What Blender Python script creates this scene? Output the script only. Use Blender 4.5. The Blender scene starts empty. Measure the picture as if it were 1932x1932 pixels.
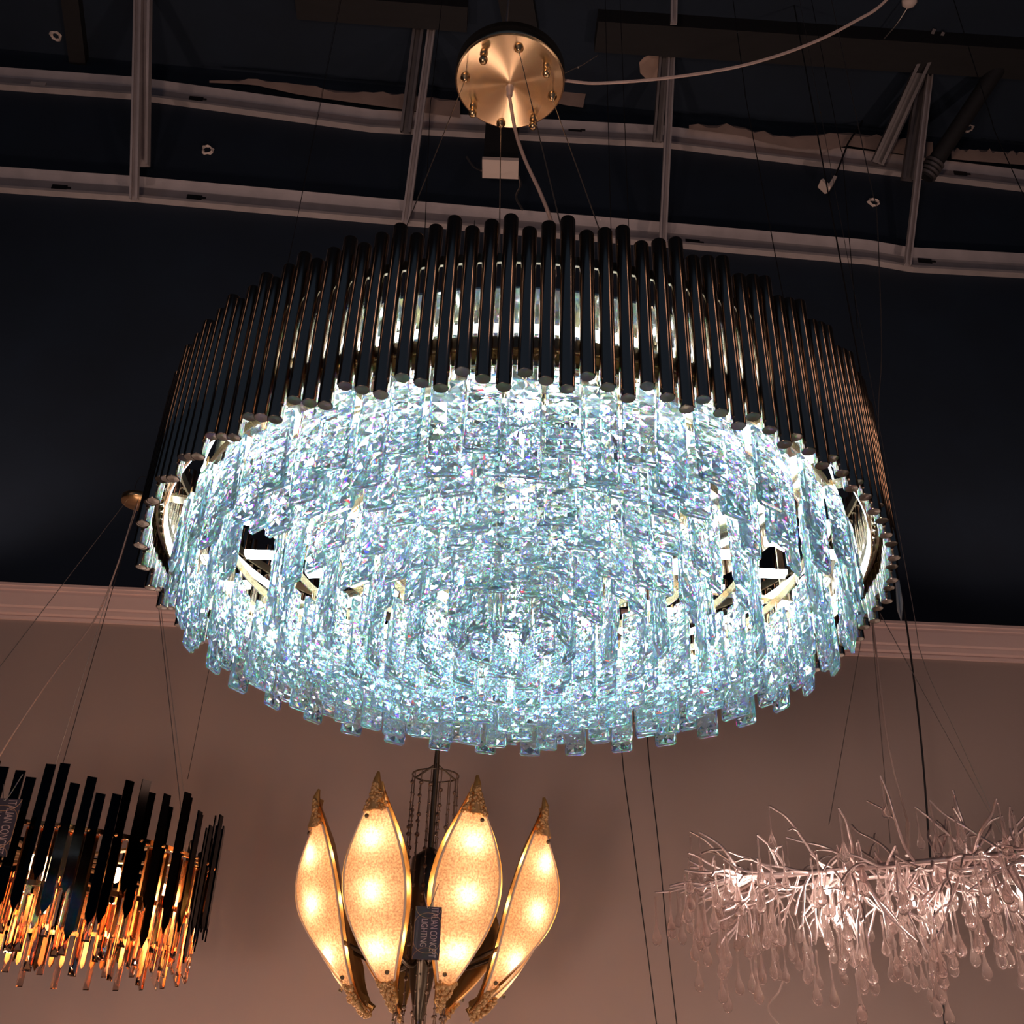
import bpy, math, random
from mathutils import Vector, Matrix, Quaternion
random.seed(7)
R_ = math.radians
C = bpy.context.scene.collection
PI = math.pi

# ------------------------------------------------------------------ camera
F, TH, ROLL, CZ = 1935.0, 0.5387, -0.0367, 1.5      # focal length in pixels of the 1932 frame
cr, sr = math.cos(ROLL), math.sin(ROLL)
ct, st = math.cos(TH), math.sin(TH)
r0, u0, fw = Vector((1, 0, 0)), Vector((0, -st, ct)), Vector((0, ct, st))
RC, UC = cr * r0 - sr * u0, sr * r0 + cr * u0
EYE = Vector((0, 0, CZ))
cd = bpy.data.cameras.new('camera')
cd.sensor_width = 36; cd.lens = 36 * F / 1932; cd.clip_start = .02
cam = bpy.data.objects.new('camera', cd)
M = Matrix((RC, UC, -fw)).transposed().to_4x4(); M.translation = EYE
cam.matrix_world = M
C.objects.link(cam)
bpy.context.scene.camera = cam

def ray(px, py):
    return (RC * ((px - 966) / F) + UC * ((966 - py) / F) + fw)
def at_y(px, py, Y):
    d = ray(px, py); return EYE + d * (Y / d.y)
def at_z(px, py, z):
    d = ray(px, py); return EYE + d * ((z - CZ) / d.z)
YAW = R_(3.8)
WP, WN = Vector((0, 4.3, 0)), Vector((-math.sin(YAW), math.cos(YAW), 0))
def on_wall(px, py, off=0.0):
    d = ray(px, py); t = ((WP - EYE).dot(WN) - off) / d.dot(WN); return EYE + d * t

# ------------------------------------------------------------------ materials
def mat(name, col=(.5, .5, .5), metal=0, rough=.5, noise=None, bump=None, **kw):
    m = bpy.data.materials.new(name); m.use_nodes = True
    nt = m.node_tree; b = nt.nodes['Principled BSDF']
    b.inputs['Base Color'].default_value = (*col, 1)
    b.inputs['Metallic'].default_value = metal
    b.inputs['Roughness'].default_value = rough
    for k, v in kw.items():
        b.inputs[k.replace('_', ' ')].default_value = v
    if noise or bump:
        tc = nt.nodes.new('ShaderNodeTexCoord')
        mp = nt.nodes.new('ShaderNodeMapping'); nt.links.new(tc.outputs['Object'], mp.inputs[0])
        n = nt.nodes.new('ShaderNodeTexNoise'); nt.links.new(mp.outputs[0], n.inputs['Vector'])
        if noise:
            sc, amt, stretch = noise
            mp.inputs['Scale'].default_value = stretch
            n.inputs['Scale'].default_value = sc; n.inputs['Detail'].default_value = 4
            mx = nt.nodes.new('ShaderNodeMixRGB'); mx.blend_type = 'MIX'
            mx.inputs[1].default_value = (*[c * (1 - amt) for c in col], 1)
            mx.inputs[2].default_value = (*[min(1, c * (1 + amt)) for c in col], 1)
            nt.links.new(n.outputs['Fac'], mx.inputs[0]); nt.links.new(mx.outputs[0], b.inputs['Base Color'])
        if bump:
            if not noise: n.inputs['Scale'].default_value = bump[0]
            bp = nt.nodes.new('ShaderNodeBump'); bp.inputs['Strength'].default_value = bump[1]
            bp.inputs['Distance'].default_value = .002
            nt.links.new(n.outputs['Fac'], bp.inputs['Height']); nt.links.new(bp.outputs[0], b.inputs['Normal'])
    return m
def emit(name, col, s):
    m = bpy.data.materials.new(name); m.use_nodes = True
    nt = m.node_tree; nt.nodes.clear()
    o = nt.nodes.new('ShaderNodeOutputMaterial'); e = nt.nodes.new('ShaderNodeEmission')
    e.inputs[0].default_value = (*col, 1); e.inputs[1].default_value = s
    nt.links.new(e.outputs[0], o.inputs[0]); return m
def crystal_mat(name, iors, tint=(1, 1, 1), rough=0.0, haze=(.74, .86, .93), hz=.065, split=.28):
    """clear lead crystal: three wavelength bands with their own index, so it splits white light"""
    m = bpy.data.materials.new(name); m.use_nodes = True
    nt = m.node_tree; nt.nodes.clear()
    o = nt.nodes.new('ShaderNodeOutputMaterial')
    g = []
    for i in range(3):
        n = nt.nodes.new('ShaderNodeBsdfGlass')
        c = [0, 0, 0]; c[i] = tint[i]
        n.inputs['Color'].default_value = (*c, 1); n.inputs['Roughness'].default_value = rough
        n.inputs['IOR'].default_value = iors[i]; g.append(n)
    a = nt.nodes.new('ShaderNodeAddShader'); b = nt.nodes.new('ShaderNodeAddShader')
    nt.links.new(g[0].outputs[0], a.inputs[0]); nt.links.new(g[1].outputs[0], a.inputs[1])
    nt.links.new(a.outputs[0], b.inputs[0]); nt.links.new(g[2].outputs[0], b.inputs[1])
    pl = nt.nodes.new('ShaderNodeBsdfGlass'); pl.inputs['IOR'].default_value = iors[1]; pl.inputs['Color'].default_value = (*tint, 1); pl.inputs['Roughness'].default_value = rough
    h0 = nt.nodes.new('ShaderNodeMixShader'); h0.inputs[0].default_value = split
    nt.links.new(pl.outputs[0], h0.inputs[1]); nt.links.new(b.outputs[0], h0.inputs[2]); b = h0
    # pale translucent and diffuse share, mixed in to brighten the glass
    tl = nt.nodes.new('ShaderNodeBsdfTranslucent'); tl.inputs[0].default_value = (*haze, 1)
    df = nt.nodes.new('ShaderNodeBsdfDiffuse'); df.inputs[0].default_value = (*haze, 1)
    h1 = nt.nodes.new('ShaderNodeMixShader'); h1.inputs[0].default_value = .5
    nt.links.new(tl.outputs[0], h1.inputs[1]); nt.links.new(df.outputs[0], h1.inputs[2])
    h2 = nt.nodes.new('ShaderNodeMixShader'); h2.inputs[0].default_value = hz
    nt.links.new(b.outputs[0], h2.inputs[1]); nt.links.new(h1.outputs[0], h2.inputs[2])
    nt.links.new(h2.outputs[0], o.inputs[0]); return m
def glass(name, col=(1, 1, 1), ior=1.5, rough=0.0):
    m = bpy.data.materials.new(name); m.use_nodes = True
    nt = m.node_tree; nt.nodes.clear()
    o = nt.nodes.new('ShaderNodeOutputMaterial'); n = nt.nodes.new('ShaderNodeBsdfGlass')
    n.inputs['Color'].default_value = (*col, 1); n.inputs['IOR'].default_value = ior; n.inputs['Roughness'].default_value = rough
    nt.links.new(n.outputs[0], o.inputs[0]); return m

mm = {}
mm['bronze'] = mat('brushed_bronze', (.42, .34, .27), 1, .15, noise=(60, .12, (1, 1, .04)))
mm['tube_cap'] = mat('satin_cap', (.20, .19, .17), .9, .35)
mm['steel'] = mat('polished_plate', (.74, .71, .62), 1, .06)
mm['goldframe'] = mat('champagne_frame', (.78, .68, .48), 1, .22)
mm['darkframe'] = mat('dark_bronze_frame', (.22, .18, .13), 1, .35)
mm['wire'] = mat('steel_wire', (.42, .38, .35), 1, .4)
mm['crystal'] = crystal_mat('cut_crystal', (1.512, 1.525, 1.541), (.86, .965, 1.0))
mm['led'] = emit('cool_white_led', (.76, .92, 1.0), 31)
mm['glowstrip'] = emit('cool_white_glow_strip', (.76, .92, 1.0), 5)  # glow of the added lower ring strip
mm['glowstrip_up'] = emit('cool_white_glow_upper_strip', (.86, .95, 1.0), 8)  # glow of the added upper ring strip
mm['cord'] = mat('clear_pvc_cord', (.80, .62, .55), 0, .25, Transmission_Weight=.45)
mm['black'] = mat('black_paint', (.007, .0165, .033), 0, .8, noise=(3, .35, (1, 1, 1)))
mm['blackbeam'] = mat('black_timber', (.014, .013, .014), 0, .7, noise=(8, .3, (1, 6, 6)))
mm['galv'] = mat('galvanised_steel', (.58, .51, .50), .35, .5, noise=(9, .25, (1, 1, 1)))
mm['galvdark'] = mat('tarnished_steel', (.17, .15, .15), .5, .5, noise=(9, .3, (1, 1, 1)))
mm['paper'] = mat('torn_board_paper', (.52, .36, .29), 0, .9, noise=(6, .35, (1, 1, 1)), bump=(30, .4))
mm['plaster'] = mat('crumbled_plaster', (.75, .62, .55), 0, .9, bump=(60, .5))
mm['wallpaint'] = mat('taupe_wall_paint', (.40, .305, .27), 0, .75, noise=(1.3, .06, (1, 1, .3)))
mm['cornice'] = mat('pale_pink_cornice', (.78, .57, .52), 0, .55, noise=(12, .05, (.1, 1, 1)))
mm['floor'] = mat('floor_tile', (.22, .17, .14), 0, .4, noise=(4, .2, (1, 1, 1)))
mm['cable'] = mat('black_cable', (.012, .012, .014), 0, .45)
mm['brass'] = mat('satin_brass', (.80, .56, .30), 1, .28)

# brushed brass ceiling plate, grain running round the disc
m = mat('circular_brushed_brass', (.80, .58, .35), 1, .25); mm['canopy'] = m
nt = m.node_tree; b = nt.nodes['Principled BSDF']
tg = nt.nodes.new('ShaderNodeTangent'); tg.direction_type = 'RADIAL'; tg.axis = 'Z'
nt.links.new(tg.outputs[0], b.inputs['Tangent']); b.inputs['Anisotropic'].default_value = 1.0

# ------------------------------------------------------------------ mesh builder
class MB:
    def __init__(s): s.v = []; s.f = []; s.sm = []
    def add(s, vs, fs, smooth=False):
        o = len(s.v); s.v += [tuple(v) for v in vs]
        s.f += [tuple(i + o for i in f) for f in fs]; s.sm += [smooth] * len(fs); return s
    def box(s, c, size, M=None):
        x, y, z = [q / 2 for q in size]; c = Vector(c)
        vs = [Vector((sx * x, sy * y, sz * z)) for sx in (-1, 1) for sy in (-1, 1) for sz in (-1, 1)]
        if M is not None: vs = [M @ v for v in vs]
        return s.add([c + v for v in vs], [(0, 1, 3, 2), (4, 6, 7, 5), (0, 4, 5, 1), (2, 3, 7, 6), (0, 2, 6, 4), (1, 5, 7, 3)])
    def beam(s, a, b, w, h, up=(0, 0, 1)):
        a, b = Vector(a), Vector(b); d = (b - a).normalized(); sd = d.cross(Vector(up)).normalized(); u = sd.cross(d)
        vs = [p + sd * (w / 2 * i) + u * (h / 2 * j) for p in (a, b) for i, j in ((-1, -1), (1, -1), (1, 1), (-1, 1))]
        return s.add(vs, [(0, 3, 2, 1), (4, 5, 6, 7), (0, 1, 5, 4), (1, 2, 6, 5), (2, 3, 7, 6), (3, 0, 4, 7)])
    def tube(s, pts, r, n=8, caps=True):
        pts = [Vector(p) for p in pts]
        rs = r if isinstance(r, (list, tuple)) else [r] * len(pts)
        d = (pts[1] - pts[0]).normalized()
        u = d.orthogonal().normalized(); vs = []; k = len(pts)
        for i, p in enumerate(pts):
            dd = (pts[min(i + 1, k - 1)] - pts[max(i - 1, 0)]).normalized()
            q = d.rotation_difference(dd); u = (q @ u); u = (u - dd * u.dot(dd)).normalized(); d = dd
            w = d.cross(u)
            vs += [p + (u * math.cos(2 * PI * j / n) + w * math.sin(2 * PI * j / n)) * rs[i] for j in range(n)]
        fs = [(i * n + j, i * n + (j + 1) % n, (i + 1) * n + (j + 1) % n, (i + 1) * n + j) for i in range(k - 1) for j in range(n)]
        s.add(vs, fs, True)
        if caps:
            s.add(vs[:n], [tuple(reversed(range(n)))]); s.add(vs[-n:], [tuple(range(n))])
        return s
    def lathe(s, prof, n=16, c=(0, 0, 0), smooth=True):
        c = Vector(c); vs = []; k = len(prof)
        for r, z in prof:
            vs += [c + Vector((r * math.cos(2 * PI * j / n), r * math.sin(2 * PI * j / n), z)) for j in range(n)]
        fs = [(i * n + j, i * n + (j + 1) % n, (i + 1) * n + (j + 1) % n, (i + 1) * n + j) for i in range(k - 1) for j in range(n)]
        return s.add(vs, fs, smooth)
    def ball(s, c, r, n=8, m=6, sc=(1, 1, 1)):
        pr = [(max(1e-5, math.sin(PI * i / m)) * r, -math.cos(PI * i / m) * r) for i in range(m + 1)]
        o = len(s.v); s.lathe(pr, n, (0, 0, 0)); c = Vector(c)
        for i in range(o, len(s.v)):
            v = s.v[i]; s.v[i] = (c.x + v[0] * sc[0], c.y + v[1] * sc[1], c.z + v[2] * sc[2])
        return s
    def merge(s, o, M):
        return s.add([M @ Vector(v) for v in o.v], o.f, False) if not any(o.sm) else s._mg(o, M)
    def _mg(s, o, M):
        k = len(s.v); s.v += [tuple(M @ Vector(v)) for v in o.v]; s.f += [tuple(i + k for i in f) for f in o.f]; s.sm += o.sm; return s
    def mesh(s, name, m, recalc=False):
        me = bpy.data.meshes.new(name); me.from_pydata(s.v, [], s.f); me.update()
        me.polygons.foreach_set('use_smooth', s.sm)
        if recalc:
            import bmesh
            bm = bmesh.new(); bm.from_mesh(me); bmesh.ops.remove_doubles(bm, verts=bm.verts, dist=1e-6)
            bmesh.ops.recalc_face_normals(bm, faces=bm.faces); bm.to_mesh(me); bm.free()
        me.materials.append(m); return me
    def build(s, name, m, parent=None, recalc=False):
        return link(name, s.mesh(name, m, recalc), parent)

def link(name, me, parent=None, loc=None):
    o = bpy.data.objects.new(name, me); C.objects.link(o)
    if parent: o.parent = parent
    if loc is not None: o.location = loc
    return o
def tag(o, label, cat, group=None, kind=None):
    o['label'] = label
    o['category'] = cat
    if group: o['group'] = group
    if kind: o['kind'] = kind
    return o
def thing(name, label, cat, loc=(0, 0, 0), group=None):
    o = bpy.data.objects.new(name, None); C.objects.link(o); o.location = loc; o.empty_display_size = .05
    return tag(o, label, cat, group)
def struct(o): o['kind'] = 'structure'; return o
def bez(pts, n=10):
    """smooth curve through the points"""
    pts = [Vector(p) for p in pts]; out = []
    P = [pts[0] * 2 - pts[1]] + pts + [pts[-1] * 2 - pts[-2]]
    for i in range(1, len(P) - 2):
        a, b, c, d = P[i - 1:i + 3]
        for k in range(n):
            t = k / n
            out.append(.5 * ((2 * b) + (c - a) * t + (2 * a - 5 * b + 4 * c - d) * t * t + (3 * b - a - 3 * c + d) * t ** 3))
    out.append(pts[-1]); return out

# ================================================================== SETTING
ZC = at_y(966, 1152, 4.0).z
y2 = R_(.9)
def quad(name, pts, m): return MB().add(pts, [(0, 1, 2, 3)]).build(name, m)
dw = Vector((math.cos(y2), math.sin(y2), 0)); nw = Vector((-math.sin(y2), math.cos(y2), 0))
p0 = Vector((0, 4.0, 0))
zt, zb = ZC, at_y(966, 1210, 4.0).z
mb = MB()
M2 = Matrix.Rotation(y2, 4, 'Z')
mb.box(p0 + nw * .06 + Vector((0, 0, (zt - .01) / 2)), (14, .12, zt - .01), M2.to_3x3())
struct(mb.build('wall_back', mm['wallpaint']))
prof = [(0, zb), (-.012, zb), (-.016, zb + .012), (-.013, zb + .018), (-.026, zb + .024), (-.030, zb + .040), (-.030, zb + .046), (-.034, zb + .047),
        (-.040, zb + .052), (-.050, zt - .040), (-.050, zt - .028), (-.058, zt - .026), (-.060, zt - .014), (-.066, zt - .012), (-.066, zt), (.12, zt), (.12, zt - .01), (0, zt - .01)]
mb = MB(); k = len(prof)
vs = [p0 + dw * sx * 7 + nw * a + Vector((0, 0, z)) for sx in (-1, 1) for a, z in prof]
mb.add(vs, [(i, (i + 1) % k, k + (i + 1) % k, k + i) for i in range(k)])
struct(mb.build('trim_1', mm['cornice']))
ZCEIL = on_wall(966, 232).z
dW = Vector((math.cos(YAW), math.sin(YAW), 0))
a, b_ = WP - dW * 8, WP + dW * 8
mb = MB().add([a, b_, b_ + Vector((0, 0, ZCEIL + .3)), a + Vector((0, 0, ZCEIL + .3)),
               a + WN * .1, b_ + WN * .1, b_ + WN * .1 + Vector((0, 0, ZCEIL + .3)), a + WN * .1 + Vector((0, 0, ZCEIL + .3))],
              [(0, 1, 2, 3), (4, 7, 6, 5), (0, 4, 5, 1), (3, 2, 6, 7), (0, 3, 7, 4), (1, 5, 6, 2)])
struct(mb.build('wall_rear', mm['black']))
struct(MB().box((0, 1.6, ZCEIL + .3), (15, 7.5, .1)).build('ceiling', mm['black']))
struct(MB().box((0, 1.6, -.05), (15, 7.5, .1)).build('floor', mm['floor']))
for nm, x in (('wall_left', -7), ('wall_right', 7)):
    struct(MB().box((x, 1.6, (ZCEIL + .3) / 2), (.1, 7.5, ZCEIL + .3)).build(nm, mm['black']))
ZB = ZCEIL + .25       # underside of the deck

# steel channels on the black wall
def channel(nodes, label, hgt, thick=.042):
    """nodes: pixels on the channel's lower edge; a C section follows them"""
    P = [on_wall(*q) for q in nodes]
    prof = [(0, 0), (-thick, 0), (-thick, .018), (-thick + .006, .018), (-.012, .03), (-.012, hgt - .055), (-.02, hgt - .04),
            (-thick * .75, hgt - .018), (-thick, hgt), (-thick + .012, hgt + .006), (0, hgt + .006)]
    k = len(prof); mb = MB(); vs = []
    for p in P: vs += [p + WN * a + Vector((0, 0, z)) for a, z in prof]
    for i in range(len(P) - 1):
        mb.add([v for v in vs[i * k:(i + 2) * k]], [(j, (j + 1) % k, k + (j + 1) % k, k + j) for j in range(k)])
    mb.add(vs[:k], [tuple(range(k))]); mb.add(vs[-k:], [tuple(reversed(range(k)))])
    t = thing('steel_channel', label, 'channel', P[0])
    o = mb.build('channel_section', mm['galv'], None, True); o.parent = t; o.matrix_parent_inverse = Matrix.Translation(-P[0])
    return t, P, hgt
def adopt(o, t): o.parent = t; o.matrix_parent_inverse = Matrix.Translation(-Vector(t.location)); return o
t1, P1, h1 = channel([(-1000, 282), (0, 364), (250, 381), (700, 421), (1290, 470), (1640, 500), (1720, 514), (2060, 532), (2900, 578)], 'lower long grey steel channel on black wall, ending just above the big chandelier', .165)
t2, P2, h2 = channel([(-1000, 100), (0, 170), (250, 188), (700, 250), (1250, 279), (1600, 322), (2060, 378), (2900, 474)], 'upper long grey steel channel under the torn board edge', .16)
for t, spots in ((t1, [(112, 353), (367, 372), (1307, 456), (1745, 492)]), (t2, [(370, 186), (1085, 244), (1482, 299), (1812, 327)])):
    for q in spots:
        p = on_wall(*q, off=.014)
        mb = MB().box(p, (.085, .004, .035), Matrix.Rotation(YAW, 3, 'Z')).box(p + Vector((.05, 0, -.003)), (.03, .004, .012), Matrix.Rotation(YAW, 3, 'Z'))
        adopt(mb.build('knockout_hole', mm['cable']), t)
p = on_wall(72, 158, off=.02)
adopt(MB().box(p, (.09, .004, .03), Matrix.Rotation(YAW, 3, 'Z')).build('paper_label', mm['plaster']), t2)

# torn paper edge of old board along the upper channel
def torn(top, bottom, label):
    n = 26; vs = []; rnd = random.Random(len(label))
    def lerp(L, u):
        x = L[0][0] + (L[-1][0] - L[0][0]) * u
        for (xa, ya), (xb, yb) in zip(L, L[1:]):
            if x <= xb: return x, ya + (yb - ya) * (x - xa) / (xb - xa)
        return L[-1]
    for off in (.075, .06):
        for i in range(n + 1):
            u = i / n; x, y = lerp(top, u); r = rnd.uniform(-5, 5) if 0 < i < n and off == .075 else 0
            if off == .075: rr = r; vs.append(on_wall(x, y + r, off))
            else: vs.append(on_wall(x, y, off))
        for i in range(n + 1):
            x, y = lerp(bottom, i / n); vs.append(on_wall(x, y, off))
    m = n + 1; fs = []
    for i in range(n):
        fs += [(i, i + 1, m + i + 1, m + i), (2 * m + i, 3 * m + i, 3 * m + i + 1, 2 * m + i + 1), (i, 2 * m + i, 2 * m + i + 1, i + 1), (m + i, m + i + 1, 3 * m + i + 1, 3 * m + i)]
    tag(MB().add(vs, fs).build('torn_paper', mm['paper']), label, 'torn board')
torn([(395, 152), (480, 150), (560, 160), (640, 172), (750, 178), (868, 190)], [(395, 156), (480, 160), (560, 178), (640, 190), (750, 205), (868, 222)], 'jagged beige torn board strip left of the brass ceiling plate')
torn([(1050, 168), (1075, 168), (1106, 173)], [(1050, 195), (1075, 200), (1100, 203)], 'small torn beige scrap just right of the brass ceiling plate')
torn([(1300, 236), (1400, 238), (1420, 248), (1480, 258), (1600, 250), (1660, 258), (1760, 268)], [(1300, 243), (1400, 256), (1440, 268), (1500, 280), (1560, 282), (1600, 275), (1760, 300)], 'widest jagged beige torn strip between the two right struts')
torn([(1795, 282), (1850, 283), (1940, 290)], [(1795, 300), (1850, 305), (1940, 312)], 'torn beige strip at the right end of the upper channel')
p = at_z(1225, 122, ZB); mb = MB()
pts = [(1206, 118), (1215, 108), (1243, 97), (1244, 150), (1222, 152), (1208, 138)]
vs = [at_z(x, y, ZB - .002) for x, y in pts] + [at_z(x, y, ZB + .006) for x, y in pts]
mb.add(vs, [tuple(range(6)), tuple(reversed(range(6, 12)))] + [(i, (i + 1) % 6, 6 + (i + 1) % 6, 6 + i) for i in range(6)])
tag(mb.build('torn_paper', mm['paper']), 'orange-brown torn patch on ceiling beside the middle strut', 'torn board')

# struts: from the lower channel up to the deck
def strut(a, b, w, d, label, m='galv', za=None, zb=None, grp=None):
    A = on_wall(*a, off=.09) if za is None else at_z(*a, za); B = at_z(*b, ZB if zb is None else zb)
    mb = MB(); dd = (B - A).normalized(); sd = dd.cross(fw).normalized(); u = sd.cross(dd)
    # lipped channel section
    q = [(-w / 2, -d / 2), (w / 2, -d / 2), (w / 2, d / 2), (w / 4, d / 2), (w / 4, d / 2 - .006), (w / 2 - .006, d / 2 - .006), (w / 2 - .006, -d / 2 + .006), (-w / 2 + .006, -d / 2 + .006),
         (-w / 2 + .006, d / 2 - .006), (-w / 4, d / 2 - .006), (-w / 4, d / 2), (-w / 2, d / 2)]
    k = len(q); vs = [p + sd * x + u * (-y) for p in (A, B) for x, y in q]
    mb.add(vs, [(i, (i + 1) % k, k + (i + 1) % k, k + i) for i in range(k)] + [tuple(range(k)), tuple(reversed(range(k, 2 * k)))])
    return tag(mb.build('steel_strut', mm[m], None, True), label, 'strut')
strut((253, 376), (262, -60), .045, .03, 'leftmost pale steel strut reaching down to the lower channel')
strut((271, 312), (276, -60), .060, .05, 'wide grey steel strut stopping short above the lower channel', 'galv')
strut((765, 421), (816, 40), .045, .03, 'pale slanting steel strut left of the brass ceiling plate')
strut((765, 250), (792, 38), .065, .05, 'dark steel strut behind the slanting one left of the brass plate', 'galvdark')
strut((1250, 463), (1268, 84), .042, .03, 'pale steel strut right of the brass ceiling plate')
strut((1240, 268), (1254, 82), .055, .05, 'dark steel strut just behind the one right of the brass plate', 'galvdark')
strut((1712, 500), (1754, 140), .036, .03, 'thin pale strut, rightmost to reach the lower channel')
strut((1655, 308), (1770, 58), .075, .05, 'broad grey diagonal brace at upper right with a white tip', 'galvdark')
strut((1668, 300), (1742, 142), .040, .03, 'narrow grey brace beside the rightmost pale strut', 'galvdark')
strut((1712, 340), (1740, 150), .075, .04, 'short dark upright behind the rightmost pale strut', 'galvdark')
strut((1271, 44), (1273, -60), .035, .03, 'short pale strut end at the top edge right of centre', 'galv', za=ZB - .3)

def joist(a, b, w, h, label, z=None):
    z = ZB - h / 2 if z is None else z
    A, B = at_z(*a, z), at_z(*b, z)
    return tag(MB().beam(A, B, w, h).build('ceiling_joist', mm['blackbeam']), label, 'joist')
joist((560, 3), (882, 28), .16, .10, 'short black joist left above the brass plate')
joist((1125, 58), (2100, 122), .20, .12, 'long black joist crossing the top right under the ceiling')
joist((128, -60), (160, 205), .10, .08, 'black joist running toward the wall at far left')
joist((960, -80), (985, 60), .20, .08, 'black joist behind and above the brass plate')
# pipe at right
A, B = at_z(1888, 120, ZB - .06), on_wall(1745, 335, .15)
t = thing('ceiling_pipe', 'black round pipe with ridged end sloping down at upper right', 'pipe', B)
adopt(MB().tube([A, A.lerp(B, .5), B], .05, 14).build('pipe', mm['blackbeam']), t)
for k in range(4):
    c = A.lerp(B, .86 + .035 * k); adopt(MB().tube([c, c + (B - A).normalized() * .015], .062, 14).build('collar', mm['galvdark']), t)
# junction post with pale end
p = at_z(944, 319, 0); dep = 4.0
bz = at_y(944, 319, dep); zz = bz.z
t = thing('drop_post', 'black drop post with pale square end below the brass plate', 'post', bz)
w_ = (at_z(978, 318, zz) - at_z(910, 320, zz)).length
adopt(MB().box((bz.x, bz.y, (zz + ZB) / 2 + .02), (w_ * .95, .10, ZB - zz - .04)).build('post_body', mm['blackbeam']), t)
adopt(MB().box((bz.x, bz.y, zz + .008), (w_, .13, .024)).build('end_plate', mm['plaster']), t)
adopt(MB().tube(bez([at_y(908, 322, dep), at_y(893, 314, dep + .02), at_y(880, 296, dep + .02)]), .006, 6).build('stub_wire', mm['wire']), t)
adopt(MB().tube(bez([at_y(979, 334, dep), at_y(982, 350, dep), at_y(974, 372, dep), at_y(986, 396, dep)]), .006, 6).build('stub_wire', mm['wire']), t)

# drill holes with crumbled rims
def hole(px, py, r, label, wall=True):
    rnd = random.Random(px); c = on_wall(px, py, .004) if wall else at_z(px, py, ZB - .004)
    ax = -WN if wall else Vector((0, 0, -1)); u = ax.orthogonal().normalized(); w = ax.cross(u)
    n = 14; vs = []; fs = []
    for i in range(n):
        a = 2 * PI * i / n; d = u * math.cos(a) + w * math.sin(a)
        ro, ri = r * rnd.uniform(.85, 1.25), r * rnd.uniform(.45, .7)
        vs += [c + d * ri, c + d * (ri + ro) / 2 + ax * r * rnd.uniform(.15, .5), c + d * ro]
    for i in range(n):
        j = (i + 1) % n
        fs += [(3 * i, 3 * i + 1, 3 * j + 1, 3 * j), (3 * i + 1, 3 * i + 2, 3 * j + 2, 3 * j + 1)]
    tag(MB().add(vs, fs).build('plaster_hole', mm['plaster']), label, 'drill hole')
hole(105, 68, .032, 'chipped white hole rim in the ceiling at far upper left', False)
hole(392, 283, .038, 'chipped round hole in black wall between the channels on the left')
hole(1648, 383, .036, 'chipped pale hole rim in black wall left of the rightmost strut')
hole(1828, 242, .032, 'chipped white hole rim beside the black pipe at upper right', False)
# dangling plaster lump on a wire, and a scrap at the top edge
p = on_wall(1560, 350, .12)
mb = MB().beam(on_wall(1548, 345, .1), on_wall(1562, 358, .1), .06, .02).beam(on_wall(1562, 358, .1), on_wall(1574, 338, .1), .05, .02)
t = thing('plaster_lump', 'bent beige plaster scrap hanging below the upper channel', 'plaster', p)
adopt(mb.build('scrap', mm['plaster']), t)
adopt(MB().tube([on_wall(1574, 338, .1), on_wall(1600, 270, .09), on_wall(1648, 195, .05)], .006, 6).build('hanging_wire', mm['cable']), t)
t = thing('ceiling_hook', 'pale anchor with a loose wire tail at the top right edge', 'anchor', at_z(1716, 4, ZB - .1))
adopt(MB().ball(at_z(1716, 2, ZB - .1), .045, 8, 6, (1, 1, .7)).build('anchor', mm['plaster']), t)
adopt(MB().tube(bez([at_z(1716, 8, ZB - .1), at_z(1692, 45, ZB - .12), at_z(1660, 82, ZB - .1)]), .005, 6).build('wire_tail', mm['wire']), t)

# ================================================================== MAIN CHANDELIER
X0, D, H, L, RR = .0079, 1.292, .624 + CZ, .212, .5
CEN = Vector((X0, D, H))
ch = thing('crystal_chandelier', 'large round chandelier of dark bronze tubes around bright faceted crystals, nearest the camera', 'chandelier', CEN)
def P(x, y, z): return Vector((x, y, z - H))          # local to the chandelier: z given as world height
NT = 153
tube_me = []
for k, s_ in enumerate((-.0195, 0, .0195)):
    ln = L + s_ * .95
    prof = [(.0001, -ln / 2), (.0050, -ln / 2 + .0002), (.0058, -ln / 2 + .0005), (.0058, -ln / 2 + .001)]
    mb = MB().lathe([(.0078, -ln / 2), (.0082, -ln / 2 + .0008), (.0082, ln / 2 - .001), (.0078, ln / 2), (.0066, ln / 2), (.0066, ln / 2 - .02)], 20)
    cap = MB().lathe([(.0068, -ln / 2 - .0002), (.0076, -ln / 2 + .0003), (.0078, -ln / 2 + .003)], 20).lathe([(.0001, -ln / 2 + .0006), (.0068, -ln / 2 - .0002)], 20)
    tube_me.append((mb, cap, mb.mesh('metal_tube', mm['bronze']), cap.mesh('end_cap', mm['tube_cap'])))
tubes = []
for i in range(NT):
    a = 2 * PI * (i - NT // 2) / NT
    tubes.append((abs(a), a, i))
rest = MB()
tube_order = sorted(tubes)
zmid = H + L / 2
for rank, (_, a, i) in enumerate(tube_order):
    k = (i - NT // 2) % 3
    mb, cap, me, cme = tube_me[k]
    rad = RR + .001 * math.sin(i * 5.1)
    p = P(rad * math.sin(a), -rad * math.cos(a), zmid)
    if rank < 100:
        o = link('metal_tube', me, ch, p); link('end_cap', cme, o)
    else:
        Mx = Matrix.Translation(p); rest.merge(mb, Mx); rest.merge(cap, Mx)
o = rest.build('metal_tube', mm['bronze'], ch); o['kind'] = 'stuff'

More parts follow.
